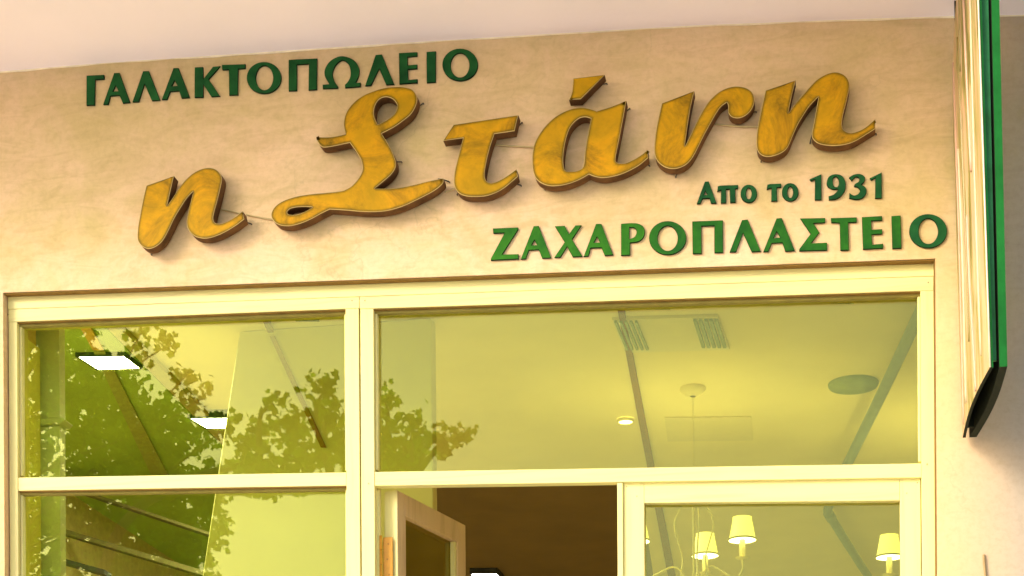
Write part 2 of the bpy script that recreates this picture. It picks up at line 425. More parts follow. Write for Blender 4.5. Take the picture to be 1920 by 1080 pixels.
member('jamb_lining', XL+.0, XL+.012, 0, 0, pL(xA)-.01, pL(xB)-.01, WOODV, YB+.0005, .221)
member('sill_rail', xB+g, xC-g, 0, 0, .14, .14, WOODH, YF+.003)
prism('lintel_shade_strip', [(XL+.001, hTop(XL)-.004), (XR-.001, hTop(XR)-.004), (XR-.001, hTop(XR)-.0005), (XL+.001, hTop(XL)-.0005)], .004, YF-.001, REVL, sf, 0)  # added strip, paints the shadow line under the lintel
prism('side_shade_strip', [(XR-.003, 0), (XR-.0005, 0), (XR-.0005, hTop(XR)-.006), (XR-.003, hTop(XR)-.006)], .004, YF+.01, REVL, sf, 0)  # added strip, paints the thin shade line down the right jamb
# glazing beads and panes
def pane(x0, x1, zb, zt, parent, M=GLASS, nm='pane'):
    o = prism(nm, [(x0, zb(x0)), (x1, zb(x1)), (x1, zt(x1)), (x0, zt(x0))], YG, YG+.006, M, parent, 0)
    return o
def beads(x0, x1, zb, zt, parent):
    w = .009
    prism('glazing_bead', [(x0, zt(x0)-w), (x1, zt(x1)-w), (x1, zt(x1)-g), (x0, zt(x0)-g)], YF+.016, YG, BEADT, parent, .001)
    prism('reveal_shade_strip', [(x0, zt(x0)-.003), (x1, zt(x1)-.003), (x1, zt(x1)-.0003), (x0, zt(x0)-.0003)], YF+.005, YF+.0155, REVL, parent, 0)  # added dark strip for the shade in the top reveal
    prism('glazing_bead', [(x0, zb(x0)+g), (x1, zb(x1)+g), (x1, zb(x1)+w*.5), (x0, zb(x0)+w*.5)], YF+.02, YG, WOODH, parent, .001)
    prism('glazing_bead', [(x0+g, zb(x0)+w), (x0+w*.8, zb(x0)+w), (x0+w*.8, zt(x0)-w-g), (x0+g, zt(x0)-w-g)], YF+.016, YG, WOODV, parent, .001)
    prism('glazing_bead', [(x1-w*.8, zb(x1)+w), (x1-g, zb(x1)+w), (x1-g, zt(x1)-w-g), (x1-w*.8, zt(x1)-w-g)], YF+.016, YG, WOODV, parent, .001)
for (x0, x1, zb, zt) in ((xB, xC, tL, pL), (xE, xG, tR, pR), (xB, xC, lambda x: .14, bL)):
    pane(x0+g, x1-g, zb, zt, sf); beads(x0, x1, zb, zt, sf)
def nail(px, py, parent, Y=None, r=.0022):
    p = at(px, py, YF if Y is None else Y); vs = [(p.x, p.y-.0012, p.z)]; kk = 8
    vs += [(p.x+r*math.cos(i*6.283/kk), p.y-.0002, p.z+r*math.sin(i*6.283/kk)) for i in range(kk)]
    put('nail_head', vs, [(0, i+1, (i+1) % kk+1) for i in range(kk)], SCREW, parent)
for px, py in ((15, 590), (660, 563.5), (684, 563.5), (1740.5, 529.5), (1738, 870), (691, 906.5)): nail(px, py, sf)

# closed right leaf
YL = YF+.014
ld = empty('door_leaf', (at(1440, 1000).x, YL+.02, 0), 'closed glazed door leaf on the right with pale yellow frame and chandelier behind it', 'door')
xs2 = lambda px: at(px, 1000, YL).x
def zl2(a, b): p, q = at(*a, YL), at(*b, YL); return lambda x: zline(p, q, x)
dT = zl2((1158, 905), (1728, 897)); dP = zl2((1208, 943), (1688, 938.5))
x1_, x2_, x3_, x4_ = xs2(1169), xs2(1208.5), xs2(1687.5), xG-.0025
member('top_rail', x2_, x3_, dP(x2_), dP(x3_), dT(x2_)-.0, dT(x3_)-.0, WOODH, YL, YL+.05, ld)
member('stile', x1_, x2_-g, .01, .01, dT(x1_), dT(x2_), WOODV, YL, YL+.05, ld)
member('stile', x3_+g, x4_, .01, .01, dT(x3_), dT(x4_), WOODV, YL, YL+.05, ld)
member('meeting_bead', xs2(1158.5), x1_-g, .01, .01, dT(x1_)-.002, dT(x1_)-.002, WOODV, YL-.008, YL+.05, ld)
member('bottom_rail', x2_, x3_, .01, .01, .2, .2, WOODH, YL, YL+.05, ld)
prism('pane', [(x2_, .2), (x3_, .2), (x3_, dP(x3_)), (x2_, dP(x2_))], YL+.022, YL+.028, GLASS, ld, 0)
for px, py in ((1175, 912.5), (1194, 930.5), (1720, 905), (1700, 925)): nail(px, py, ld, YL)

# open left leaf, swung inward
zt_h = at(738, 917, .075).z
Hn = at(746, 960, .075); Fp = atz(873, 985, zt_h-.004)
hv = Vector((Hn.x, .075, 0)); fv_ = Vector((Fp.x, Fp.y, 0)); du = (fv_-hv); LW = du.length; du.normalize()
nr = Vector((-du.y, du.x, 0)); th = .042            # thickness runs to the left-back of the visible face
lo_ = empty('door_leaf', (hv.x, hv.y, 0), 'half open glazed door leaf swung inward on the left with brass hinge', 'door')
def leafbox(name, s0, s1, z0, z1, t0, t1, M, z1b=None, bev=.0015):
    z1b = z1 if z1b is None else z1b
    bm = bmesh.new(); V = []
    for (s, t, z) in ((s0, t0, z0), (s1, t0, z0), (s1, t1, z0), (s0, t1, z0), (s0, t0, z1), (s1, t0, z1b), (s1, t1, z1b), (s0, t1, z1)):
        p = hv+du*s+nr*t; V.append(bm.verts.new((p.x, p.y, z)))
    for f in ((0, 1, 2, 3), (4, 5, 6, 7), (0, 1, 5, 4), (1, 2, 6, 5), (2, 3, 7, 6), (3, 0, 4, 7)): bm.faces.new([V[i] for i in f])
    bmesh.ops.recalc_face_normals(bm, faces=bm.faces)
    if bev: bmesh.ops.bevel(bm, geom=bm.edges[:], offset=bev, segments=1, affect='EDGES')
    me = bpy.data.meshes.new('m'); bm.to_mesh(me); bm.free()
    return child_space(link(name, me, M, lo_), lo_)
zt = zt_h-.004; RW = .062
leafbox('stile', 0, .042, .01, zt, 0, th, WOODP); leafbox('stile', LW-.055, LW, .01, zt, 0, th, WOODP)
leafbox('top_rail', .043, LW-.056, zt-RW, zt, 0, th, WOODP); leafbox('bottom_rail', .043, LW-.056, .01, .2, 0, th, WOODP)
leafbox('pane', .043, LW-.056, .2, zt-RW, .018, .024, GLASSD, bev=0)
leafbox('glazing_bead', LW-.072, LW-.056, .2, zt-RW-.001, .003, .017, WOODV)
leafbox('glazing_bead', .0435, .0535, .2, zt-RW-.001, .003, .017, WOODP)
edge = leafbox('hinge_edge', -.002, -.0002, .01, zt, .001, th-.001, WOODV, bev=0)
member('door_stop', at(704.5, 960, YF+.03).x, at(711.5, 960, YF+.03).x, .0, .0, bR(xE)-.004, bR(xE)-.004, WOODV, YF+.03, YF+.05, sf)
# brass butt hinge on the leaf edge
hz1 = at(724, 1006, .07).z; hx0, hx1 = at(719, 1040, .07).x, at(737, 1040, .07).x
hp = prism('hinge_plate', [(hx0, hz1-.16), (hx1, hz1-.16), (hx1, hz1-.003), (hx0, hz1-.003)], .066, .0685, BRASS, lo_, .0008)
kx = at(714.5, 1040, .06).x
for i in range(4):
    tube('hinge_knuckle', [(kx, .058, hz1-.041*i), (kx, .058, hz1-.041*i-.039)], .0045, BRASS, hp, 10)
for (a, b) in ((.55, .022), (.45, .065), (.6, .108)):
    lx = hx0+(hx1-hx0)*a; r = .0028; kk = 8
    put('screw', [(lx, .0648, hz1-b)]+[(lx+r*math.cos(i*6.283/kk), .0657, hz1-b+r*math.sin(i*6.283/kk)) for i in range(kk)],
        [(0, i+1, (i+1) % kk+1) for i in range(kk)], simple('brass_screw', (.45, .2, .03), .4, .5) if a == .55 else bpy.data.materials['brass_screw'], hp)

# ------------------------------------------------------------------ room behind the glass
ZC = 3.68
rx0, rx1, ry1 = -3.1, 1.6, 7.5
def room(name, lo, hi, M): return tag(box(name, lo, hi, M), kind='structure')
b0, b1 = atz(1196, 880, ZC), atz(1226, 1090, ZC)
bx = lambda y: b0.x+(b1.x-b0.x)*(y-b0.y)/(b1.y-b0.y)
def bay(xa0, xa1, xb0, xb1, M):
    y0, y1 = 2.419, ry1+.1
    q = [(xa0, y0), (xb0, y0), (xb1, y1), (xa1, y1)]
    return tag(put('interior_ceiling', [(x, y, z) for z in (ZC, ZC+.12) for x, y in q], [(0, 1, 2, 3), (4, 5, 6, 7), (0, 1, 5, 4), (1, 2, 6, 5), (2, 3, 7, 6), (3, 0, 4, 7)], M), kind='structure')
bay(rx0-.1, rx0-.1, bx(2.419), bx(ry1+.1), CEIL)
bay(bx(2.419)+.001, bx(ry1+.1)+.001, rx1+.1, rx1+.1, CEILN)  # deep ceiling repeated pale, brightness behind the glass put into its colour
o = room('interior_ceiling', (rx0-.1, .225, ZC), (rx1+.1, 2.418, ZC+.12), CEILN); o['label'] = 'ceiling bay along the window, painted pale yellow as if lit'
room('interior_floor', (rx0, .11, .002), (rx1, ry1, .012), simple('pale_bounce_floor', (.82, .74, .52), .5))  # unseen floor made pale to bounce light up to the ceiling
IW = simple('ochre_interior_wall', (.58, .46, .16), .8)
room('interior_wall', (rx0-.1, ry1, 0), (rx1+.1, ry1+.1, ZC+.01), IW)
room('interior_wall', (rx0-.1, .225, 0), (rx0, ry1, ZC+.01), IW)
room('interior_wall', (rx1, .225, 0), (rx1+.1, ry1, ZC+.01), IW)
# pilaster just inside the left pane with its little cornice
pxl, pxr = at(-60, 800, .25).x, at(112, 800, .25).x
pil = empty('pilaster', ((pxl+pxr)/2, .3, 0), 'grey green pilaster with small cornice behind the left edge of the left pane', 'pilaster')
zc1, zc2 = at(112, 797, .25).z, at(112, 785, .25).z
box('shaft', (pxl, .25, 0), (pxr, .29, zc1-.002), PILAS, pil); box('upper_shaft', (pxl, .25, zc2+.002), (pxr, .29, ZC-.002), PILAS, pil)
prism('cornice', [(pxl, zc1), (pxr+.010, zc1), (pxr+.022, zc1+.012), (pxr+.010, zc2), (pxl, zc2)], .235, .30, PILAS, pil, .002)
# yellow partition with a raking left edge
yP = .62
pp = [at(448, 628, yP), at(378, 1090, yP), at(818, 1090, yP), at(812, 600, yP)]
sl_ = (pp[0].x-pp[1].x)/(pp[0].z-pp[1].z); xe = lambda z: pp[0].x+sl_*(z-pp[0].z)
part = prism('partition', [(xe(ZC), ZC-.002), (xe(.9), .9), (xe(.9), 0), (pp[2].x, 0), (pp[2].x-.01, ZC-.002)], yP, yP+.06, BULK, None, .003)
tag(part, 'plain yellow partition with slanting left edge behind the middle of the window', 'partition')
# strips and beams on the ceiling
def zstrip(name, pts, z, h, M, label, cat, dz=0):
    ps = [atz(x, y, z) for x, y in pts]; k = len(ps)
    vs = [(p.x, p.y, z-dz) for p in ps]+[(p.x, p.y, z+h-dz) for p in ps]
    o = put(name, vs, [tuple(range(k)), tuple(range(k, 2*k))]+[(i, (i+1) % k, (i+1) % k+k, i+k) for i in range(k)], M)
    if label: tag(o, label, cat)
    return o
CZ = ZC-.012
zstrip('ceiling_trim', [(1154, 560), (1166, 560), (1268, 1090), (1254, 1090)], CZ, .010, TRIM, 'thin ochre ceiling strip running across the right pane into the closed door', 'ceiling strip')
zstrip('ceiling_trim', [(487, 590), (498, 590), (548, 700), (536, 700)], CZ, .010, TRIM, 'short ochre ceiling strip seen at the top of the left window pane', 'ceiling strip')
zstrip('ceiling_beam', [(140, 596), (158, 596), (194, 657), (174, 657)], ZC-.024, .022, simple('orange_beam', (.66, .38, .06), .6), 'short orange brown ceiling strip above the first square downlight', 'beam')
zstrip('ceiling_beam', [(175, 659), (195, 659), (322, 905), (290, 905)], ZC-.024, .022, simple('olive_strip', (.34, .34, .06), .6), 'olive ceiling strip continuing behind the reflected tree below the first downlight', 'beam')
bq = [at(*q, yP-.008) for q in ((505, 630), (515, 630), (611, 838), (601, 838))]
tag(prism('partition_trim', [(p.x, p.z) for p in bq], yP-.008, yP-.0005, simple('faint_ochre_trim', (.34, .19, .03), .9, spec=0), None, .0005), 'faint slanting ochre strip on the yellow partition in the upper left pane', 'strip')
zstrip('ceiling_beam', [(183, 597), (207, 597), (650, 1035), (640, 1062)], ZC-.022, .020, simple('olive_beam', (.42, .34, .08), .6), 'olive ceiling beam running right of the orange one', 'beam')
zstrip('bulkhead', [(184, 600), (640, 1062), (600, 1180), (-250, 1180), (-250, 600)], ZC-.016, .015, simple('green_bulkhead_paint', (.34, .45, .06), .8, 0, .12, 4), 'olive green lowered ceiling behind the left panes, under the two square downlights', 'bulkhead')
RAILM = simple('dark_olive_rail', (.10, .08, .02), .7)
# bulkhead with lines low in the left lower pane
for (a, b, c, d, nm, M) in (((112, 905), (420, 1008), (420, 1014), (112, 911), 'picture_rail', RAILM), ((112, 990), (420, 1082), (420, 1092), (112, 1000), 'picture_rail', RAILM),
                       ((112, 1046), (200, 1070), (200, 1080), (112, 1055), 'air_slot', BLACK)):
    ps = [at(*q, 1.9) for q in (d, c, b, a)]
    o = prism(nm, [(p.x, p.z) for p in ps], 1.88, 1.95, M, None, .001)
    tag(o, {905: 'upper slanting brown rail in the lower left pane', 990: 'lower slanting brown rail in the lower left pane', 1046: 'black slot under the lower slanting rail behind the left pane'}[a[1]], 'rail' if nm == 'picture_rail' else 'vent')
# LED downlights
def led(q, label, group='square LED downlights'):
    ps = [atz(x, y, ZC-.02) for x, y in q]; c = sum(ps, Vector())/4
    e = empty('ceiling_light', (c.x, c.y, ZC), label, 'ceiling light', group)
    def ring(s, z): return [(c.x+(p.x-c.x)*s, c.y+(p.y-c.y)*s, z) for p in ps]
    a, b = ring(1.10, ZC-.03), ring(1.10, ZC-.001)
    i1 = ring(1.0, ZC-.03)
    put('frame', a+b+i1, [(4, 5, 6, 7)]+[(i, (i+1) % 4, (i+1) % 4+4, i+4) for i in range(4)]+[(i, (i+1) % 4, (i+1) % 4+8, i+8) for i in range(4)], BLACK, e)
    al = bpy.data.lights.new('led_light', 'AREA'); al.shape = 'RECTANGLE'; al.size = .11; al.size_y = .11; al.energy = 10; al.color = (1, .95, .85)
    ao = bpy.data.objects.new('led_light', al); COL.objects.link(ao); ao.location = (c.x, c.y, ZC-.034); child_space(ao, e); ao.parent = e; ao.matrix_parent_inverse = e.matrix_world.inverted()
    put('diffuser', ring(.995, ZC-.028)+ring(.995, ZC-.02), [(0, 1, 2, 3), (4, 5, 6, 7)]+[(i, (i+1) % 4, (i+1) % 4+4, i+4) for i in range(4)], LED, e)
led([(147, 664), (232, 663), (262, 685.5), (184, 688)], 'bright square downlight in the upper left window pane beside the pilaster')
led([(357, 780), (440, 779), (470, 797.5), (388, 798.5)], 'second square downlight half hidden by the slanting partition')
led([(884, 1073), (931, 1073), (950, 1092), (900, 1093)], 'downlight at the bottom of the open doorway')
# vents near the glass, grille cassette, ceiling plate, spot
for (x, y, lb) in ((893, 584, 'leftmost small olive vent at the top edge of the right pane'), (1230, 574.5, 'middle small olive vent at the top edge of the right pane'), (1574, 564, 'rightmost small olive vent at the top edge of the right pane'), (572, 597, 'small olive vent at the top edge of the left pane')):
    o = zstrip('ceiling_vent', [(x-26, y-7), (x+22, y-7), (x+27, y+6), (x-17, y+6)], ZC-.006, .005, OLIVE, lb, 'vent'); o['group'] = 'small ceiling vents behind the glass'
cc = atz(1255, 628, ZC)
cas = empty('air_conditioning_cassette', (cc.x, cc.y, ZC), 'ceiling air cassette with two slatted grilles behind the right pane', 'air conditioner')
def zpart(name, pts, z, h, M, par):
    o = zstrip(name, pts, z, h, M, None, None); o.parent = par; return child_space(o, par)
zpart('casing', [(1148, 600), (1346, 594), (1368, 656), (1172, 662)], ZC-.010, .009, simple('cassette_casing', (.78, .68, .30), .6, 0, .02), cas)
for i in range(5):
    x = 1152+i*9.5; zpart('grille_slat', [(x, 605), (x+4.5, 605), (x+26, 657), (x+21.5, 657)], ZC-.018, .007, OLIVE, cas)
for i in range(5):
    x = 1300+i*10; zpart('grille_slat', [(x, 602), (x+6, 602), (x+22, 653), (x+16, 653)], ZC-.018, .007, OLIVE, cas)
pc = atz(1600, 718, ZC)
o = lathe('ceiling_plate', (pc.x, pc.y, ZC-.014), [(.0005, 0), (.082, 0), (.086, .006), (.086, .013)], OLIVE, None, 32); tag(o, 'round olive plate on the ceiling beside the grey duct', 'ceiling plate')
pc = atz(1173, 786, ZC); sp = empty('spotlight', (pc.x, pc.y, ZC), 'small round lit spotlight beside the ochre ceiling strip', 'spotlight')
lathe('bezel', (pc.x, pc.y, ZC-.012), [(.026, 0), (.032, .004), (.032, .011)], CREAMM, sp, 20); lathe('lens', (pc.x, pc.y, ZC-.010), [(.0005, 0), (.0255, 0)], m_emit('spot_glow', (1, .9, .6), 3.0), sp, 20)
zstrip('access_panel', [(1246, 784), (1408, 782), (1412, 826), (1252, 828)], ZC-.005, .004, simple('access_panel_paint', (.80, .67, .26), .7, 0, .02), 'faint rectangular access panel on the ceiling behind the right pane', 'panel')
# grey duct with elbow
dpts = [(1745, 545), (1720, 597), (1655, 735), (1590, 868), (1566, 925), (1556, 945), (1552, 960), (1561, 975), (1590, 1022), (1640, 1100)]
dp = [atz(x, y, ZC-.07) for x, y in dpts]
dp = crom([tuple(p) for p in dp], 4)
duct = empty('air_duct', dp[20], 'grey green round duct with an elbow below the ceiling behind the closed door', 'duct')
tube('pipe', dp, .019, DUCT, duct, 14)
el_ = atz(1553, 962, ZC-.07); e2 = atz(1559, 972, ZC-.07)
tube('collar', [tuple(el_), tuple(e2)], .022, DUCT, duct, 14)

# ------------------------------------------------------------------ chandeliers
def chandelier(c, label):
    """c: hub (x, y, z of shade bottoms)"""
    e = empty('chandelier', (c[0], c[1], ZC), label, 'chandelier', 'cream chandeliers')
    P = lambda x, y, z: (c[0]+x, c[1]+y, c[2]+z)
    lathe('ceiling_rose', (c[0], c[1], ZC-.03), [(.01, 0), (.03, .008), (.045, .022), (.045, .029)], CEILN, e, 20)
    tube('rod', [P(0, 0, ZC-.03-c[2]), P(0, 0, .20), P(0, 0, .14), P(0, 0, -.28)], [.0009, .0009, .0042, .0042], CREAMM, e, 8)
    for a in (170, 10, 290):
        ca, sa = math.cos(math.radians(a)), math.sin(math.radians(a))
        pr = [(.004, .17), (.03, .14), (.062, .09), (.068, .05), (.055, .0), (.04, -.06), (.045, -.12), (.02, -.2)]
        tube('cage_wire', crom([P(r*ca, r*sa, z) for r, z in pr], 4), .0028, CREAMM, e, 6)
    for a, R in ((8, .168), (84, .23), (188, .20)):
        ca, sa = math.cos(math.radians(a)), math.sin(math.radians(a))
        arm = crom([P(.01*ca, .01*sa, -.16), P(R*.3*ca, R*.3*sa, -.09), P(R*.62*ca, R*.62*sa, -.11), P(R*.85*ca, R*.85*sa, -.135), P(R*ca, R*sa, -.10), P(R*ca, R*sa, -.062)], 5)
        A = tube('arm', arm, .0036, CREAMM, e, 6)
        lathe('drip_cup', P(R*ca, R*sa, -.068), [(.004, 0), (.022, .004), (.025, .009)], CREAMM, A, 16)
        lathe('candle', P(R*ca, R*sa, -.06), [(.0105, 0), (.0105, .07)], CREAMM, A, 12)
        Sh = lathe('lamp_shade', P(R*ca, R*sa, 0), [(.047, 0), (.046, .004), (.032, .078), (.0335, .080)], SHADE, e, 28)
        pl = bpy.data.lights.new('bulb_light', 'POINT'); pl.energy = .55; pl.shadow_soft_size = .012; pl.color = (1, .85, .55)
        po = bpy.data.objects.new('bulb_light', pl); COL.objects.link(po); po.location = P(R*ca, R*sa, .045); po.parent = e; po.matrix_parent_inverse = e.matrix_world.inverted()
        lathe('shade_lining', P(R*ca, R*sa, .003), [(.012, .0), (.045, .0)], SHADEW, Sh, 28)
        lathe('shade_rim', P(R*ca, R*sa, 0), [(.0478, .001), (.0485, .004), (.0475, .007)], simple('shade_trim', (.30, .26, .04), .7) if 'shade_trim' not in bpy.data.materials else bpy.data.materials['shade_trim'], Sh, 28)
    return e
h1 = atz(1299, 727, ZC); zs = CAM.z + (atz(1394, 1016, 3).z-CAM.z)*0
# shade bottoms: height such that the first shade's rim falls at its measured line
dist = (h1-CAM).dot(F_)
zs = CAM.z + dist*(PY-1017)/FPX
chandelier((h1.x, h1.y, zs), 'cream chandelier with lit shades hanging behind the closed door, fully framed by its pane')
d2 = (zs-CAM.z)*FPX/(PY-1051)
p2 = CAM + (F_ + R_*((1672-PX)/FPX))*d2
chandelier((p2.x+.198, p2.y+.02, zs), 'second chandelier, one lit shade cut off by the right stile of the closed door')

# ------------------------------------------------------------------ green lettering
def conv(P, sc, ox, oy): return [((p[0]/sc+ox, p[1]/sc+oy) + ((1,) if len(p) == 3 else ())) for p in P]
def ell(x0, x1, y0, y1, n=40, rot=0):
    cx, cy, rx, ry = (x0+x1)/2, (y0+y1)/2, (x1-x0)/2, (y1-y0)/2; r = math.radians(rot)
    return [(cx+rx*math.cos(2*math.pi*i/n)*math.cos(r)-ry*math.sin(2*math.pi*i/n)*math.sin(r), cy+rx*math.cos(2*math.pi*i/n)*math.sin(r)+ry*math.sin(2*math.pi*i/n)*math.cos(r)) for i in range(n)]
A8 = 8.0; B6 = 6.857
GL = []   # (word, character name, material, loops in photo pixels)
def gl(word, ch, M, sc, ox, oy, *loops): GL.append((word, ch, M, [conv(L, sc, ox, oy) for L in loops]))
u = ('U',)
gl('upper', 'gamma', GREEN_D, 8, 150, 110, [(97, 252), (358, 240), (363, 303), (225, 315), (218, 695), (95, 698)])
gl('upper', 'alpha', GREEN_D, 8, 150, 110, [(510, 213), (590, 210), (750, 655), (640, 665), (590, 547), (455, 557), (420, 685), (345, 687)], [(530, 395), (575, 485), (490, 492)])
gl('upper', 'lambda', GREEN_D, 8, 150, 110, [(945, 185), (1030, 183), (1200, 620), (1075, 628), (965, 375), (880, 645), (785, 648)])
gl('upper', 'alpha', GREEN_D, 8, 150, 110, [(1400, 140), (1475, 138), (1645, 580), (1520, 590), (1485, 482), (1350, 490), (1305, 610), (1225, 612)], [(1415, 325), (1460, 405), (1370, 412)])
gl('upper', 'kappa', GREEN_D, 1, 0, 0, [(365, 126), (380.5, 125.4), (380.8, 148.5), (399, 125), (412.8, 123.6), (391, 148.3), (412.3, 179.7), (396, 181), (380.9, 158), (380.8, 182), (364.6, 182.6)])
gl('upper', 'tau', GREEN_D, B6, 380, 90, [(245, 215), (547, 206), (548, 260), (455, 268), (450, 602), (340, 606), (335, 275), (250, 280)])
gl('upper', 'omicron', GREEN_D, B6, 380, 90, ell(565, 1010, 178, 585), ell(682, 905, 225, 540))
gl('upper', 'pi', GREEN_D, B6, 380, 90, [(1105, 150), (1470, 133), (1467, 532), (1360, 540), (1365, 203), (1210, 212), (1210, 546), (1105, 550)])
om = [(604.8, 158.5, 1), (605, 166, 1), (633.3, 165, 1), (633.3, 161.6, 1), (626.5, 151), (623.3, 138), (627.5, 125), (635, 116), (642.5, 113), (651.7, 118), (656.8, 129.8), (656.8, 143), (652, 153), (646.6, 158.6, 1), (647, 164.2, 1), (675.8, 162.2, 1), (675.8, 154.4, 1), (666.5, 155.6, 1), (672, 143), (673.6, 131), (669.5, 119.6), (659, 110), (642, 105), (628, 108.5), (616.3, 117), (609, 130), (608.8, 142), (614, 152), (617.5, 157.5, 1)]
gl('upper', 'omega', GREEN_D, 1, 0, 0, om)
gl('upper', 'lambda', GREEN_D, B6, 640, 70, [(440, 225), (520, 218), (680, 602), (575, 609), (485, 400), (380, 615), (305, 621)])
gl('upper', 'epsilon', GREEN_D, B6, 640, 70, [(740, 200), (975, 188), (975, 240), (850, 250), (852, 357), (975, 348), (975, 400), (855, 410), (858, 547), (978, 535), (978, 582), (745, 598)])
gl('upper', 'iota', GREEN_D, B6, 640, 70, [(1095, 185), (1215, 178), (1212, 575), (1098, 581)])
gl('upper', 'omicron', GREEN_D, B6, 640, 70, ell(1298, 1755, 143, 557), ell(1405, 1645, 200, 515))
gl('lower', 'zeta', GREEN_L, 8, 910, 400, [(110, 225), (490, 210), (490, 242), (250, 615), (495, 610), (497, 682), (80, 702), (82, 678), (290, 290), (120, 297)])
gl('lower', 'alpha', GREEN_L, 8, 910, 400, [(725, 190), (800, 185), (987, 665), (850, 673), (800, 543), (650, 552), (605, 682), (530, 687)], [(735, 395), (775, 475), (690, 478)])
gl('lower', 'chi', GREEN_L, 8, 910, 400, [(1042, 192), (1190, 185), (1255, 310), (1350, 180), (1440, 176), (1300, 390), (1455, 642), (1310, 652), (1225, 495), (1125, 658), (1033, 662), (1190, 430)])
gl('lower', 'alpha', GREEN_L, 8, 910, 400, [(1660, 158), (1740, 155), (1917, 620), (1790, 632), (1740, 512), (1580, 517), (1545, 640), (1475, 647)], [(1675, 345), (1720, 435), (1625, 440)])
gl('lower', 'rho', GREEN_L, 8, 1150, 390, [(115, 235, 1), (250, 226), (370, 232), (445, 275), (472, 350), (450, 440), (380, 500), (250, 520, 1), (250, 705, 1), (115, 710, 1)], [(240, 290, 1), (310, 296), (350, 350), (320, 430), (242, 465, 1)])
gl('lower', 'omicron', GREEN_M, 8, 1150, 390, ell(535, 1095, 195, 700), ell(665, 965, 265, 640))
gl('lower', 'pi', GREEN_M, 8, 1150, 390, [(1183, 200), (1642, 183), (1647, 667), (1515, 670), (1515, 263), (1320, 270), (1325, 682), (1190, 684)])
gl('lower', 'lambda', GREEN_M, 8, 1380, 390, [(90, 180), (175, 170), (372, 647), (235, 657), (105, 370), (0, 655), (-97, 660)])
gl('lower', 'alpha', GREEN_M, 8, 1380, 390, [(608, 155), (685, 148), (882, 637), (740, 650), (695, 517), (535, 527), (485, 652), (410, 654)], [(610, 350), (665, 440), (560, 450)])
gl('lower', 'sigma', GREEN_M, 8, 1380, 390, [(963, 155), (1337, 148), (1337, 217), (1160, 227), (1250, 365), (1125, 527), (1365, 518), (1367, 632), (948, 642), (950, 615), (1120, 385)])
gl('lower', 'tau', GREEN_M, 8, 1380, 390, [(1423, 150), (1812, 138), (1812, 210), (1685, 217), (1695, 630), (1565, 633), (1555, 222), (1428, 217)])
gl('lower', 'epsilon', GREEN_M, 8, 1560, 385, [(448, 175), (750, 158), (752, 222), (590, 232), (595, 365), (752, 355), (755, 427), (595, 437), (605, 587), (767, 573), (767, 642), (465, 658)])
gl('lower', 'iota', GREEN_M, 8, 1560, 385, [(892, 160), (1030, 150), (1043, 640), (905, 647)])
gl('lower', 'omicron', GREEN_D, 8, 1560, 385, ell(1158, 1727, 130, 638), ell(1300, 1590, 195, 578))
Sx = (4.923, 1290, 310)
gl('small', 'alpha', GREEN_D, *Sx, [(155, 150), (190, 147), (263, 347), (213, 350), (197, 302), (133, 307), (115, 352), (80, 354)], [(160, 232), (178, 270), (145, 274)])
gl('small', 'pi', GREEN_D, *Sx, [(275, 192), (300, 186), (462, 180), (462, 212), (435, 216), (440, 340), (388, 343), (385, 218), (350, 220), (352, 346), (302, 347), (305, 226), (270, 240)])
gl('small', 'omicron', GREEN_D, *Sx, ell(485, 637, 177, 343), ell(535, 587, 208, 312))
gl('small', 'tau', GREEN_D, *Sx, [(733, 178), (760, 171), (860, 168), (860, 199), (820, 204), (822, 327), (768, 329), (770, 206), (726, 222)])
gl('small', 'omicron', GREEN_D, *Sx, ell(867, 1020, 163, 330), ell(918, 970, 195, 300))
gl('small', 'one', GREEN_D, *Sx, [(1122, 128), (1232, 80), (1234, 316), (1170, 319), (1172, 128), (1135, 144)])
gl('small', 'nine', GREEN_D, *Sx, [(1280, 165), (1300, 105), (1360, 80), (1422, 97), (1455, 155), (1450, 225), (1415, 280), (1365, 310), (1300, 317, 1), (1298, 284, 1), (1345, 268), (1382, 232, 1), (1380, 216, 1), (1345, 221), (1300, 205)], [(1340, 120), (1365, 103), (1388, 125), (1392, 165), (1382, 195), (1355, 198), (1338, 165)])
gl('small', 'three', GREEN_D, *Sx, [(1485, 112, 1), (1530, 85), (1590, 79), (1632, 108), (1627, 150), (1597, 176, 1), (1640, 203), (1647, 250), (1615, 297), (1560, 314), (1488, 302, 1), (1490, 252, 1), (1530, 278), (1572, 262), (1588, 228), (1562, 200), (1533, 194, 1), (1540, 170, 1), (1575, 150), (1580, 118), (1548, 106), (1512, 142, 1)])
gl('small', 'one', GREEN_D, *Sx, [(1678, 118), (1789, 64), (1790, 302), (1727, 304), (1730, 114), (1690, 136)])
wordtxt = {'upper': 'the upper dark green word', 'lower': 'the lower bright green word', 'small': 'the small green line since 1931'}
uniq = {'upper': ['gamma letter opening', 'first alpha, second letter of', 'first lambda, third letter of', 'second alpha, just before the kappa in', 'kappa letter in', 'tau letter in', 'first omicron, right after the tau in', 'pi letter in', 'omega letter in', 'second lambda, right after the omega in', 'epsilon letter in', 'iota letter in', 'last omicron, above the gold tail ending'],
        'lower': ['zeta letter opening', 'first alpha, between zeta and chi of', 'chi letter in', 'second alpha, between chi and rho of', 'rho letter in', 'first omicron, between rho and pi of', 'pi letter in', 'lambda letter in', 'third alpha, between lambda and sigma of', 'sigma letter in', 'tau letter in', 'epsilon letter in', 'iota letter in', 'last omicron, nearest the hanging sign, ending'],
        'small': ['capital alpha opening', 'small pi after the alpha of', 'small omicron ending the first word of', 'small tau in', 'small omicron right after the tau of', 'numeral one opening the year in', 'numeral nine in', 'numeral three in', 'final numeral one ending']}
cnt = {}
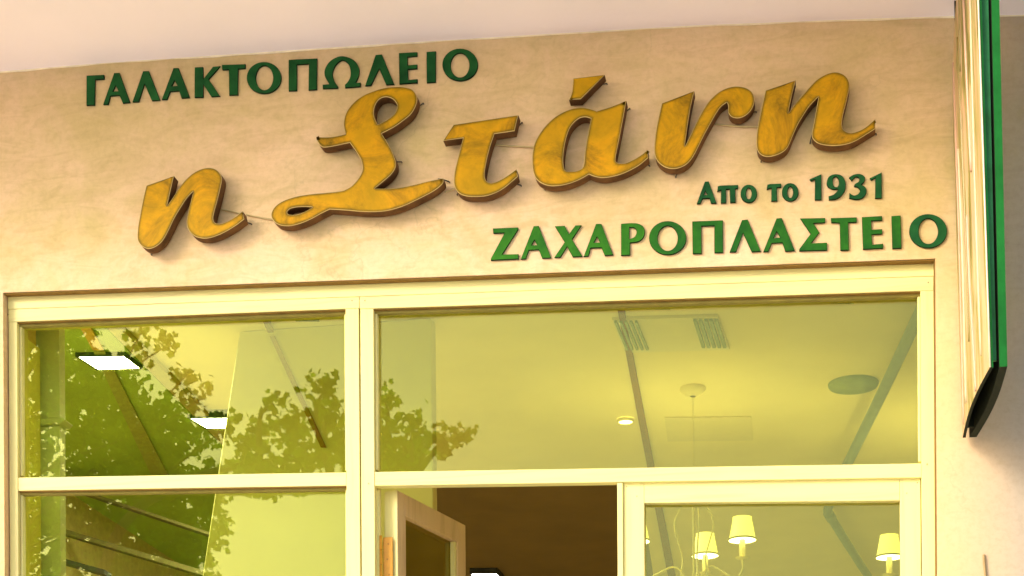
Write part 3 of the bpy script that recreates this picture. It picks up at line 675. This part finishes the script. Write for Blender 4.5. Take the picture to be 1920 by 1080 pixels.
def to_world(L, Y):
    P = smooth_loop(L, 4) if any(len(p) == 3 for p in L) else [(p[0], p[1]) for p in L]
    return [(q.x, q.z) for q in (at(x, y, Y) for x, y in P)]
TG = .0065
for (word, ch, M, loops) in GL:
    i = cnt.get(word, 0); cnt[word] = i+1
    rounded = ch == 'nine'
    W_ = [([(q.x, q.z) for q in (at(x, y, -TG) for x, y in smooth_loop(L, 4))] if (rounded and not any(len(p) == 3 for p in L)) else to_world(L, -TG)) for L in loops]
    (fv, ff, rv), (sv, sf_) = letter_meshes(W_[0], W_[1:], -TG, -.0005, .0008)
    cx = sum(p[0] for p in W_[0])/len(W_[0]); cz = sum(p[1] for p in W_[0])/len(W_[0])
    e = empty('wall_letter' if ch not in ('one', 'nine', 'three') else 'wall_numeral', (cx, 0, cz), uniq[word][i]+' '+wordtxt[word], 'letter' if ch not in ('one', 'nine', 'three') else 'numeral',
              {'upper': 'letters of the upper green word', 'lower': 'letters of the lower green word', 'small': 'characters of the small green line'}[word])
    put('letter_face', fv, ff, M, e); put('letter_edge', sv, sf_, GREEN_S, e)

# ------------------------------------------------------------------ gold lettering
GO = []
c_ = lambda P, sc, ox, oy: conv(P, sc, ox, oy)
eta1 = c_([(205, 285, 1), (515, 178, 1), (480, 330), (437, 520, 1), (500, 425), (570, 320), (640, 228), (720, 155), (810, 105), (900, 85), (980, 100), (1035, 150), (1055, 215), (1035, 330), (1000, 470), (965, 600), (958, 665), (978, 705), (1035, 715), (1110, 690), (1200, 640), (1287, 572, 1), (1307, 665, 1), (1200, 745), (1080, 815), (960, 865), (860, 882), (760, 862), (690, 800), (660, 710), (682, 560), (735, 350, 1), (660, 430), (585, 545), (520, 655), (470, 760), (400, 890), (330, 962), (240, 998), (160, 972), (108, 900), (108, 780), (130, 640), (170, 430)], 6, 240, 300)
GO.append(('first gold letter, a low eta left of the big initial', [eta1], [(471, 420), (284, 478)]))
T2 = c_([(75, 640, 1), (200, 641), (300, 630), (405, 605, 1), (385, 500), (400, 400), (440, 320), (510, 240), (600, 175), (700, 130), (830, 90), (960, 74), (1080, 80), (1160, 108), (1205, 170), (1212, 230), (1188, 310), (1135, 390), (1050, 460), (950, 530), (812, 602, 1), (870, 690), (930, 800), (965, 890)], 6, 580, 150)
T3 = c_([(1290, 70), (1288, 125), (1250, 190), (1180, 255), (1078, 338, 1), (1200, 338), (1330, 327), (1480, 297), (1620, 262), (1765, 235, 1), (1762, 285), (1690, 350), (1600, 402), (1480, 462), (1370, 512), (1250, 550), (1120, 570), (960, 570), (800, 556), (630, 546, 1), (540, 590), (440, 645), (330, 690), (220, 713), (120, 700), (60, 650), (45, 590), (80, 520), (160, 462), (280, 420), (420, 395), (580, 380), (700, 368), (770, 356, 1), (850, 310), (920, 230), (957, 150), (948, 70)], 5.333, 500, 290)
T4 = c_([(560, 860), (505, 775), (455, 705, 1), (400, 716), (300, 738), (200, 755), (140, 750), (92, 695)], 6, 580, 150)
hol1 = c_([(768, 500, 1), (732, 420), (726, 340), (750, 262), (800, 207), (870, 190), (940, 215), (980, 265), (985, 320), (950, 385), (866, 450)], 6, 580, 150)
hol2 = c_([(462, 525, 1), (380, 520), (300, 524), (235, 540), (205, 570), (217, 595), (270, 600), (350, 582)], 5.333, 500, 290)
GO.append(('large looping gold initial with a long curled foot', [T2+T3+T4, hol1, hol2], [(794, 194), (753, 304), (842, 341)]))
tau = c_([(180, 200, 1), (910, 92, 1), (868, 272, 1), (642, 306, 1), (600, 430), (560, 580), (532, 740), (540, 815), (580, 852), (640, 850), (720, 815), (800, 765), (890, 700, 1), (905, 785, 1), (830, 850), (740, 922), (640, 975), (540, 1005), (430, 1012), (320, 1005), (240, 970), (195, 900), (185, 820), (200, 700), (240, 540), (288, 352, 1), (65, 383, 1)], 6, 820, 200)
GO.append(('gold tau with flat slanted crossbar, right after the big initial', [tau], [(979, 230), (977, 348), (857, 365)]))
alf = c_([(875, 262, 1), (850, 400), (812, 600), (785, 740), (795, 785), (860, 790), (930, 762), (1000, 720), (1055, 675, 1), (1060, 745, 1), (980, 810), (880, 865), (780, 900), (680, 915), (610, 905), (560, 885, 1), (480, 930), (390, 965), (300, 982), (210, 980), (130, 940), (90, 870), (80, 760), (90, 660), (120, 580), (180, 490), (260, 410), (340, 360), (420, 330), (500, 320), (570, 332), (625, 350, 1), (740, 315)], 4.5, 980, 130)
alh = c_([(577, 415, 1), (530, 402), (480, 412), (430, 450), (390, 510), (362, 600), (345, 700), (342, 790), (360, 852), (410, 860), (470, 850), (512, 815), (525, 700), (548, 560)], 4.5, 980, 130)
GO.append(('gold alpha with open bowl under the separate accent', [alf, alh], [(1181, 204), (1218, 311), (1022, 355)]))
acc = c_([(425, 75, 1), (692, 45, 1), (490, 250, 1), (390, 256, 1), (415, 190)], 4.5, 980, 130)
GO.append(('ACC', [acc], [(1138, 157)]))
nu = c_([(175, 245, 1), (522, 115, 1), (480, 300), (445, 520), (420, 710, 1), (480, 590), (540, 462), (600, 345), (680, 222), (780, 130), (880, 80), (980, 65), (1080, 85), (1145, 140), (1163, 220), (1140, 300), (1080, 370), (1000, 405), (925, 395), (884, 345), (885, 275), (868, 238, 1), (800, 290), (740, 380), (690, 470), (640, 560), (590, 660), (530, 780), (480, 858), (420, 910), (340, 942), (250, 942), (170, 905), (115, 840), (95, 740), (110, 560), (140, 400)], 5.686, 1210, 150)
GO.append(('gold nu with a curled ball end, between alpha and the last letter', [nu], [(1418, 210), (1267, 332)]))
eta2 = c_([(190, 265, 1), (496, 162, 1), (450, 350), (420, 500, 1), (500, 390), (570, 310), (640, 228), (720, 150), (820, 95), (910, 80), (990, 110), (1035, 170), (1040, 240), (1010, 380), (975, 520), (965, 620), (988, 672), (1050, 695), (1120, 680), (1200, 640), (1302, 555, 1), (1303, 655, 1), (1200, 720), (1100, 780), (1000, 815), (880, 828), (760, 815), (690, 780), (660, 720), (680, 600), (728, 330, 1), (640, 420), (580, 510), (520, 610), (470, 720), (410, 850), (340, 905), (240, 937), (160, 927), (108, 870), (98, 760), (115, 620), (150, 450)], 5.4, 1400, 120)
GO.append(('last gold letter, a high eta with upswept tail nearest the hanging sign', [eta2], [(1427, 303), (1519, 268), (1643, 252)]))
TB, TF = -.010, -.046
for label, loops, pins in GO:
    W_ = []
    for L in loops:
        P = smooth_loop(L, 5); W_.append([(q.x, q.z) for q in (at(x, y, TF) for x, y in P)])
    (fv, ff, rv), (sv, sf_) = letter_meshes(W_[0], W_[1:], TF, TB, .0016, .0072)
    cx = sum(p[0] for p in W_[0])/len(W_[0]); cz = sum(p[1] for p in W_[0])/len(W_[0])
    if label == 'ACC': e = empty('gold_accent', (cx, TB, cz), 'dark gold wedge shaped accent mounted above the gold alpha', 'accent')
    else: e = empty('gold_letter', (cx, TB, cz), label, 'letter', 'large gold script letters on the wall')
    o = put('letter_face', fv, ff, GOLD, e)
    at_ = o.data.attributes.new('rim', 'FLOAT', 'POINT')
    for i_, r_ in enumerate(rv): at_.data[i_].value = r_
    o = put('letter_return', sv, sf_, [GOLDSIDE, PALEG], e)
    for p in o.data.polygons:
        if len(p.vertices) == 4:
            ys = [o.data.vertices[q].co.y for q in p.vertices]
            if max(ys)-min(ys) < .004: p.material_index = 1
    for (px, py) in pins:
        a = at(px, py, -.004); tgt = Vector((cx, 0, cz)); d = (tgt-a); d.y = 0; d.normalize()
        tube('mounting_pin', [(a.x, -.001, a.z), (a.x, -.006, a.z), (a.x+d.x*.012, -.011, a.z+d.z*.012), (a.x+d.x*.03, -.012, a.z+d.z*.03)], .0019, PINM, e, 6)
cab = [([(400, 391), (430, 395), (456, 402)], 'short pale cable between stem and tail of the first gold letter'), ([(462, 402), (490, 408), (515, 412)], 'pale cable between the low first letter and the big gold initial'),
       ([(834, 360), (845, 357), (860, 350)], 'short cable bridging the big initial and the gold tau'), ([(925, 271), (960, 274), (1004, 276)], 'pale cable between the gold tau and alpha'),
       ([(1340, 233), (1385, 237), (1425, 238)], 'pale cable between the gold nu and the last gold letter')]
for pts, lb in cab:
    o = tube('cable', crom([tuple(at(x, y, -.0045)) for x, y in pts], 5), .0022, WIRE, None, 6); tag(o, lb, 'cable', 'cables linking the gold letters')
o = tube('cable', crom([tuple(at(x, y, -.004)) for x, y in ((1845, 1040), (1845.5, 1055), (1847, 1070), (1850, 1120), (1850, 1300))], 5), .0035, simple('brown_cable', (.30, .20, .07), .6), None, 8)
tag(o, 'brown cable running down the wall at the lower right below the hanging sign', 'cable')

# ------------------------------------------------------------------ hanging projecting sign
yb_, yf_ = -.02, -.52
def front(px, py): return at(px, py, yf_)
hs = empty('hanging_sign', (at(1820, 400).x, -.27, 3.2), 'tall green edged double faced sign projecting from the wall at the right', 'sign')
def plate_line(fb, ft, bb, bt):
    """returns x(s,z) for a panel through four photo points: front bottom/top, back bottom/top"""
    P = [at(*fb, yf_), at(*ft, yf_), at(*bb, yb_), at(*bt, yb_)]
    def f(s, z, bow=0):
        xf = P[0].x+(P[1].x-P[0].x)*(z-P[0].z)/(P[1].z-P[0].z); xb = P[2].x+(P[3].x-P[2].x)*(z-P[2].z)/(P[3].z-P[2].z)
        return xb+(xf-xb)*s+bow*math.sin(math.pi*s)
    return f, P
fA, PA = plate_line((1855.8, 689), (1834, 12), (1804.8, 821), (1786, 200))
fB, PB = plate_line((1889, 689), (1874, 12), (1831, 821), (1812, 200))
zb = PA[0].z; ztop = at(1800, -260, yb_).z
zsh0, zsh1 = at(1786, 165, yb_).z, at(1800, 70, yb_).z
def panel(name, f, bow, t, M, edgeM, s0=0, s1=1, zlo=zb, zhi=None, NZ=26, NS=12, parent=hs):
    zhi = ztop if zhi is None else zhi
    vs, fs = [], []
    for side in (0, t):
        for i in range(NZ+1):
            z = zlo+(zhi-zlo)*i/NZ
            zt_ = (i/NZ); sb = s0
            if s0 == 0: sb = .42*max(0, min(1, (z-zsh0)/(zsh1-zsh0)))   # the wall-side edge is cut back at the shoulder
            for j in range(NS+1):
                s = sb+(s1-sb)*j/NS; y = yb_+(yf_-yb_)*s; zz = z-(1-s)*(1-zt_)*(zb-PA[2].z)
                vs.append((f(s, zz, bow)+side, y, zz))
    n1 = (NZ+1)*(NS+1); idx = lambda a, i, j: a*n1+i*(NS+1)+j
    mi = []
    for a in (0, 1):
        for i in range(NZ):
            for j in range(NS): fs.append((idx(a, i, j), idx(a, i, j+1), idx(a, i+1, j+1), idx(a, i+1, j))); mi.append(0)
    for i in range(NZ):
        fs.append((idx(0, i, NS), idx(1, i, NS), idx(1, i+1, NS), idx(0, i+1, NS))); mi.append(1)
        fs.append((idx(0, i, 0), idx(1, i, 0), idx(1, i+1, 0), idx(0, i+1, 0))); mi.append(1)
    for j in range(NS):
        fs.append((idx(0, 0, j), idx(0, 0, j+1), idx(1, 0, j+1), idx(1, 0, j))); mi.append(2)
        fs.append((idx(0, NZ, j), idx(0, NZ, j+1), idx(1, NZ, j+1), idx(1, NZ, j))); mi.append(2)
    o = put(name, vs, fs, [M, edgeM, SIGN_K], parent)
    for q_, (p, k_) in enumerate(zip(o.data.polygons, mi)): p.material_index = 2 if NZ*NS <= q_ < 2*NZ*NS else k_
    return o
panel('left_face_panel', fA, -.010, .008, SIGN_F, SIGN_G)
panel('right_face_panel', fB, .010, -.018, SIGN_G, SIGN_G)
# recessed green board between the two faces, and the closing plate by the wall
def spacer(name, s, inset_l, inset_r, zlo, M, th=.01):
    vs, fs = [], []; N = 16
    for i in range(N+1):
        z = zlo+(ztop-zlo)*i/N; y = yb_+(yf_-yb_)*s
        xl = fA(s, z, -.010)+inset_l; xr = fB(s, z, .010)-inset_r
        vs += [(xl, y, z), (xr, y, z), (xr, y+th, z), (xl, y+th, z)]
    for i in range(N):
        for a in range(4): fs.append((i*4+a, i*4+(a+1) % 4, (i+1)*4+(a+1) % 4, (i+1)*4+a))
    fs += [(0, 1, 2, 3), tuple(N*4+a for a in range(4))]
    return put(name, vs, fs, M, hs)
spacer('front_board', .975, .0085, .0235, at(1866, 672, yf_).z, SIGN_D)
spacer('front_groove', .95, .0085, .0185, at(1866, 672, yf_).z+.004, SIGN_K)
spacer('inner_board', .5, .0085, .0185, zb+.10, SIGN_K)
spacer('back_plate', .12, .0085, .0185, at(1820, 800, yb_-.06).z, SIGN_K)
o = tube('trim_strip', [(fA(1, z, 0)+.0005, yf_-.002, z) for z in [zb+(ztop-zb)*i/10 for i in range(11)]], .0022, simple('cream_sign_trim', (.80, .66, .42), .4), hs, 6)
# raised pale ribs on the left face
RIB = [simple('sign_rib_pink', (.56, .33, .21), .5), simple('sign_rib_olive', (.26, .20, .05), .3), simple('sign_rib_cream', (.58, .46, .27), .5)]
for k_, (s, z0, z1, r, mi) in enumerate(((.30, .02, .45, .0035, 2), (.46, .10, .62, .003, 1), (.62, .0, .30, .0035, 0), (.72, .35, .95, .004, 0), (.86, .04, 1.0, .003, 2), (.55, .55, .98, .003, 1), (.15, .0, .62, .003, 0))):
    pts = []
    for i in range(9):
        t = i/8; z = zb+(ztop-zb)*(z0+(z1-z0)*t); ss = s+.05*math.sin(3*t+k_)
        pts.append((fA(ss, z, -.010)-.0005, yb_+(yf_-yb_)*ss, z))
    tube('face_rib', crom(pts, 3), r, RIB[mi], hs, 6)
for (s, z_) in ((.9, .1), (.4, .5)):
    pass
# wall bracket arms behind the sign
for py in (120, 640):
    z = at(1810, py, 0).z
    box('bracket', (fA(.1, z)+.009, -.07, z-.012), (fB(.1, z)-.012, -.0005, z+.012), SIGN_K, hs)

# ------------------------------------------------------------------ street trees opposite (seen in the glass)
def lobed_leaf():
    out = []
    for k_ in range(10):
        a = math.pi/2+2*math.pi*k_/10; r = (.5 if k_ % 2 == 0 else .36)*(1.0 if k_ not in (5,) else .5)
        out.append((r*math.cos(a), r*math.sin(a)))
    return out
LF = lobed_leaf()
LEAF = bpy.data.materials.new('plane_leaf'); LEAF.use_nodes = True
n = LEAF.node_tree.nodes; l = LEAF.node_tree.links; b = n['Principled BSDF']
oi = n.new('ShaderNodeAttribute'); oi.attribute_name = 'tone'
cr = ramp(n, l, oi.outputs['Fac'], [(0, (.06, .18, .01)), (.6, (.14, .38, .015)), (1, (.34, .68, .06))])
l.new(cr, b.inputs['Base Color']); b.inputs['Roughness'].default_value = .4
tl = n.new('ShaderNodeBsdfTranslucent'); l.new(cr, tl.inputs[0]); ms = n.new('ShaderNodeMixShader'); ms.inputs[0].default_value = .55
l.new(b.outputs[0], ms.inputs[1]); l.new(tl.outputs[0], ms.inputs[2]); l.new(ms.outputs[0], n['Material Output'].inputs[0])
BARK = simple('bark', (.16, .13, .09), .9, 0, .25, 12, .5, 30)
def mirror_at(px, py, d):
    p = at(px, py, d); return Vector((p.x, -p.y, p.z))
def tree(d, base_px, blobs, label, seed, dens=1.0, boughs=None):
    R = random.Random(seed)
    base = mirror_at(base_px, 1000, d); base.z = 0
    e = empty('plane_tree', base, label, 'tree', 'trees across the street')
    fork = Vector((base.x, base.y, 3.6))
    tv, tf = tube_mesh(crom([tuple(base), (base.x+.05, base.y, 1.5), (base.x-.03, base.y+.04, 2.8), tuple(fork)], 4), [.20-.007*i for i in range(13)], 12)
    put('trunk', tv, tf, BARK, e, True)
    cv, cf, tone = [], [], []
    C = [(mirror_at(x, y, d+R.uniform(-.5, .5)), r/FPX*(d+4.9)) for x, y, r in blobs]
    bough = None
    if boughs:
        bw = crom([tuple(fork)]+[tuple(mirror_at(x, y, d)) for x, y in boughs], 6); bough = [Vector(p) for p in bw]
        v, f = tube_mesh(bw, [.05*(1-i/len(bw))+.006 for i in range(len(bw))], 8); put('limb', v, f, BARK, e, True)
    for c, r in C:
        fork_ = fork
        if bough: fork = min(bough, key=lambda q: (q-c).length)
        L_ = (c-fork).length*.18; mid = fork.lerp(c, .5)+Vector((R.uniform(-L_, L_), R.uniform(-L_, L_), R.uniform(.0, L_)))
        pts = crom([tuple(fork+Vector((0, 0, -.2))), tuple(mid), tuple(c)], 5)
        v, f = tube_mesh(pts, [.028*(1-i/len(pts))+.004 for i in range(len(pts))], 6); put('limb', v, f, BARK, e, True)
        fork = fork_
        nl = int(max(14, dens*1500*(r/.35)**2))
        tw = max(2, int(nl/14))
        for _ in range(tw):
            dr = Vector((R.gauss(0, 1), R.gauss(0, 1), R.gauss(0, 1))).normalized()*r*R.random()**.45*1.05
            tc = c+dr
            for _k in range(14):
                p = tc+Vector((R.gauss(0, 1), R.gauss(0, 1), R.gauss(0, 1)))*.055
                s = R.uniform(.045, .095); q = Vector((R.gauss(0, .6), R.gauss(0, .6)-.5, R.gauss(0, .6)+.5)).to_track_quat('Z', 'Y')
                rot = R.uniform(0, 6.28); b0 = len(cv)
                ca, sa = math.cos(rot), math.sin(rot)
                for (lx, ly) in LF:
                    vv = q @ Vector(((lx*ca-ly*sa)*s, (lx*sa+ly*ca)*s, abs(lx)*s*.2)); cv.append(tuple(p+vv))
                cf.append(tuple(range(b0, b0+10))); tone += [R.random()]*10
    me = bpy.data.meshes.new('crown'); me.from_pydata(cv, [], cf); me.update()
    a = me.attributes.new('tone', 'FLOAT', 'POINT'); a.data.foreach_set('value', tone)
    o = link('crown', me, LEAF, e); child_space(o, e)
    return e
bl1 = [(-120, 560, 150), (20, 560, 110), (110, 640, 80), (180, 700, 80), (60, 760, 120), (170, 830, 110), (255, 800, 80), (300, 860, 80), (330, 790, 45), (-40, 900, 150), (200, 960, 120), (320, 960, 90), (390, 900, 50), (370, 990, 50), (120, 1050, 120), (280, 1070, 110), (330, 1080, 60),
       (255, 612, 24), (300, 640, 22), (345, 690, 24), (372, 735, 20), (405, 800, 30)]
tree(10.0, -260, bl1, 'dense leafy tree mirrored in the left panes with sky glinting through', 11, .40)
bl2 = [(470, 800, 32), (505, 748, 22), (545, 790, 34), (600, 720, 24), (612, 770, 32), (640, 830, 45), (560, 860, 45), (480, 880, 45), (690, 775, 24), (715, 745, 14), (715, 820, 34), (745, 860, 40), (765, 795, 20), (800, 805, 16), (840, 818, 18), (855, 812, 10), (690, 872, 40)]
tree(8.6, 100, bl2, 'looser leafy branch ends mirrored low in the middle of the glass', 23, .6, [(200, 1010), (330, 900), (480, 858), (640, 850), (760, 850)])
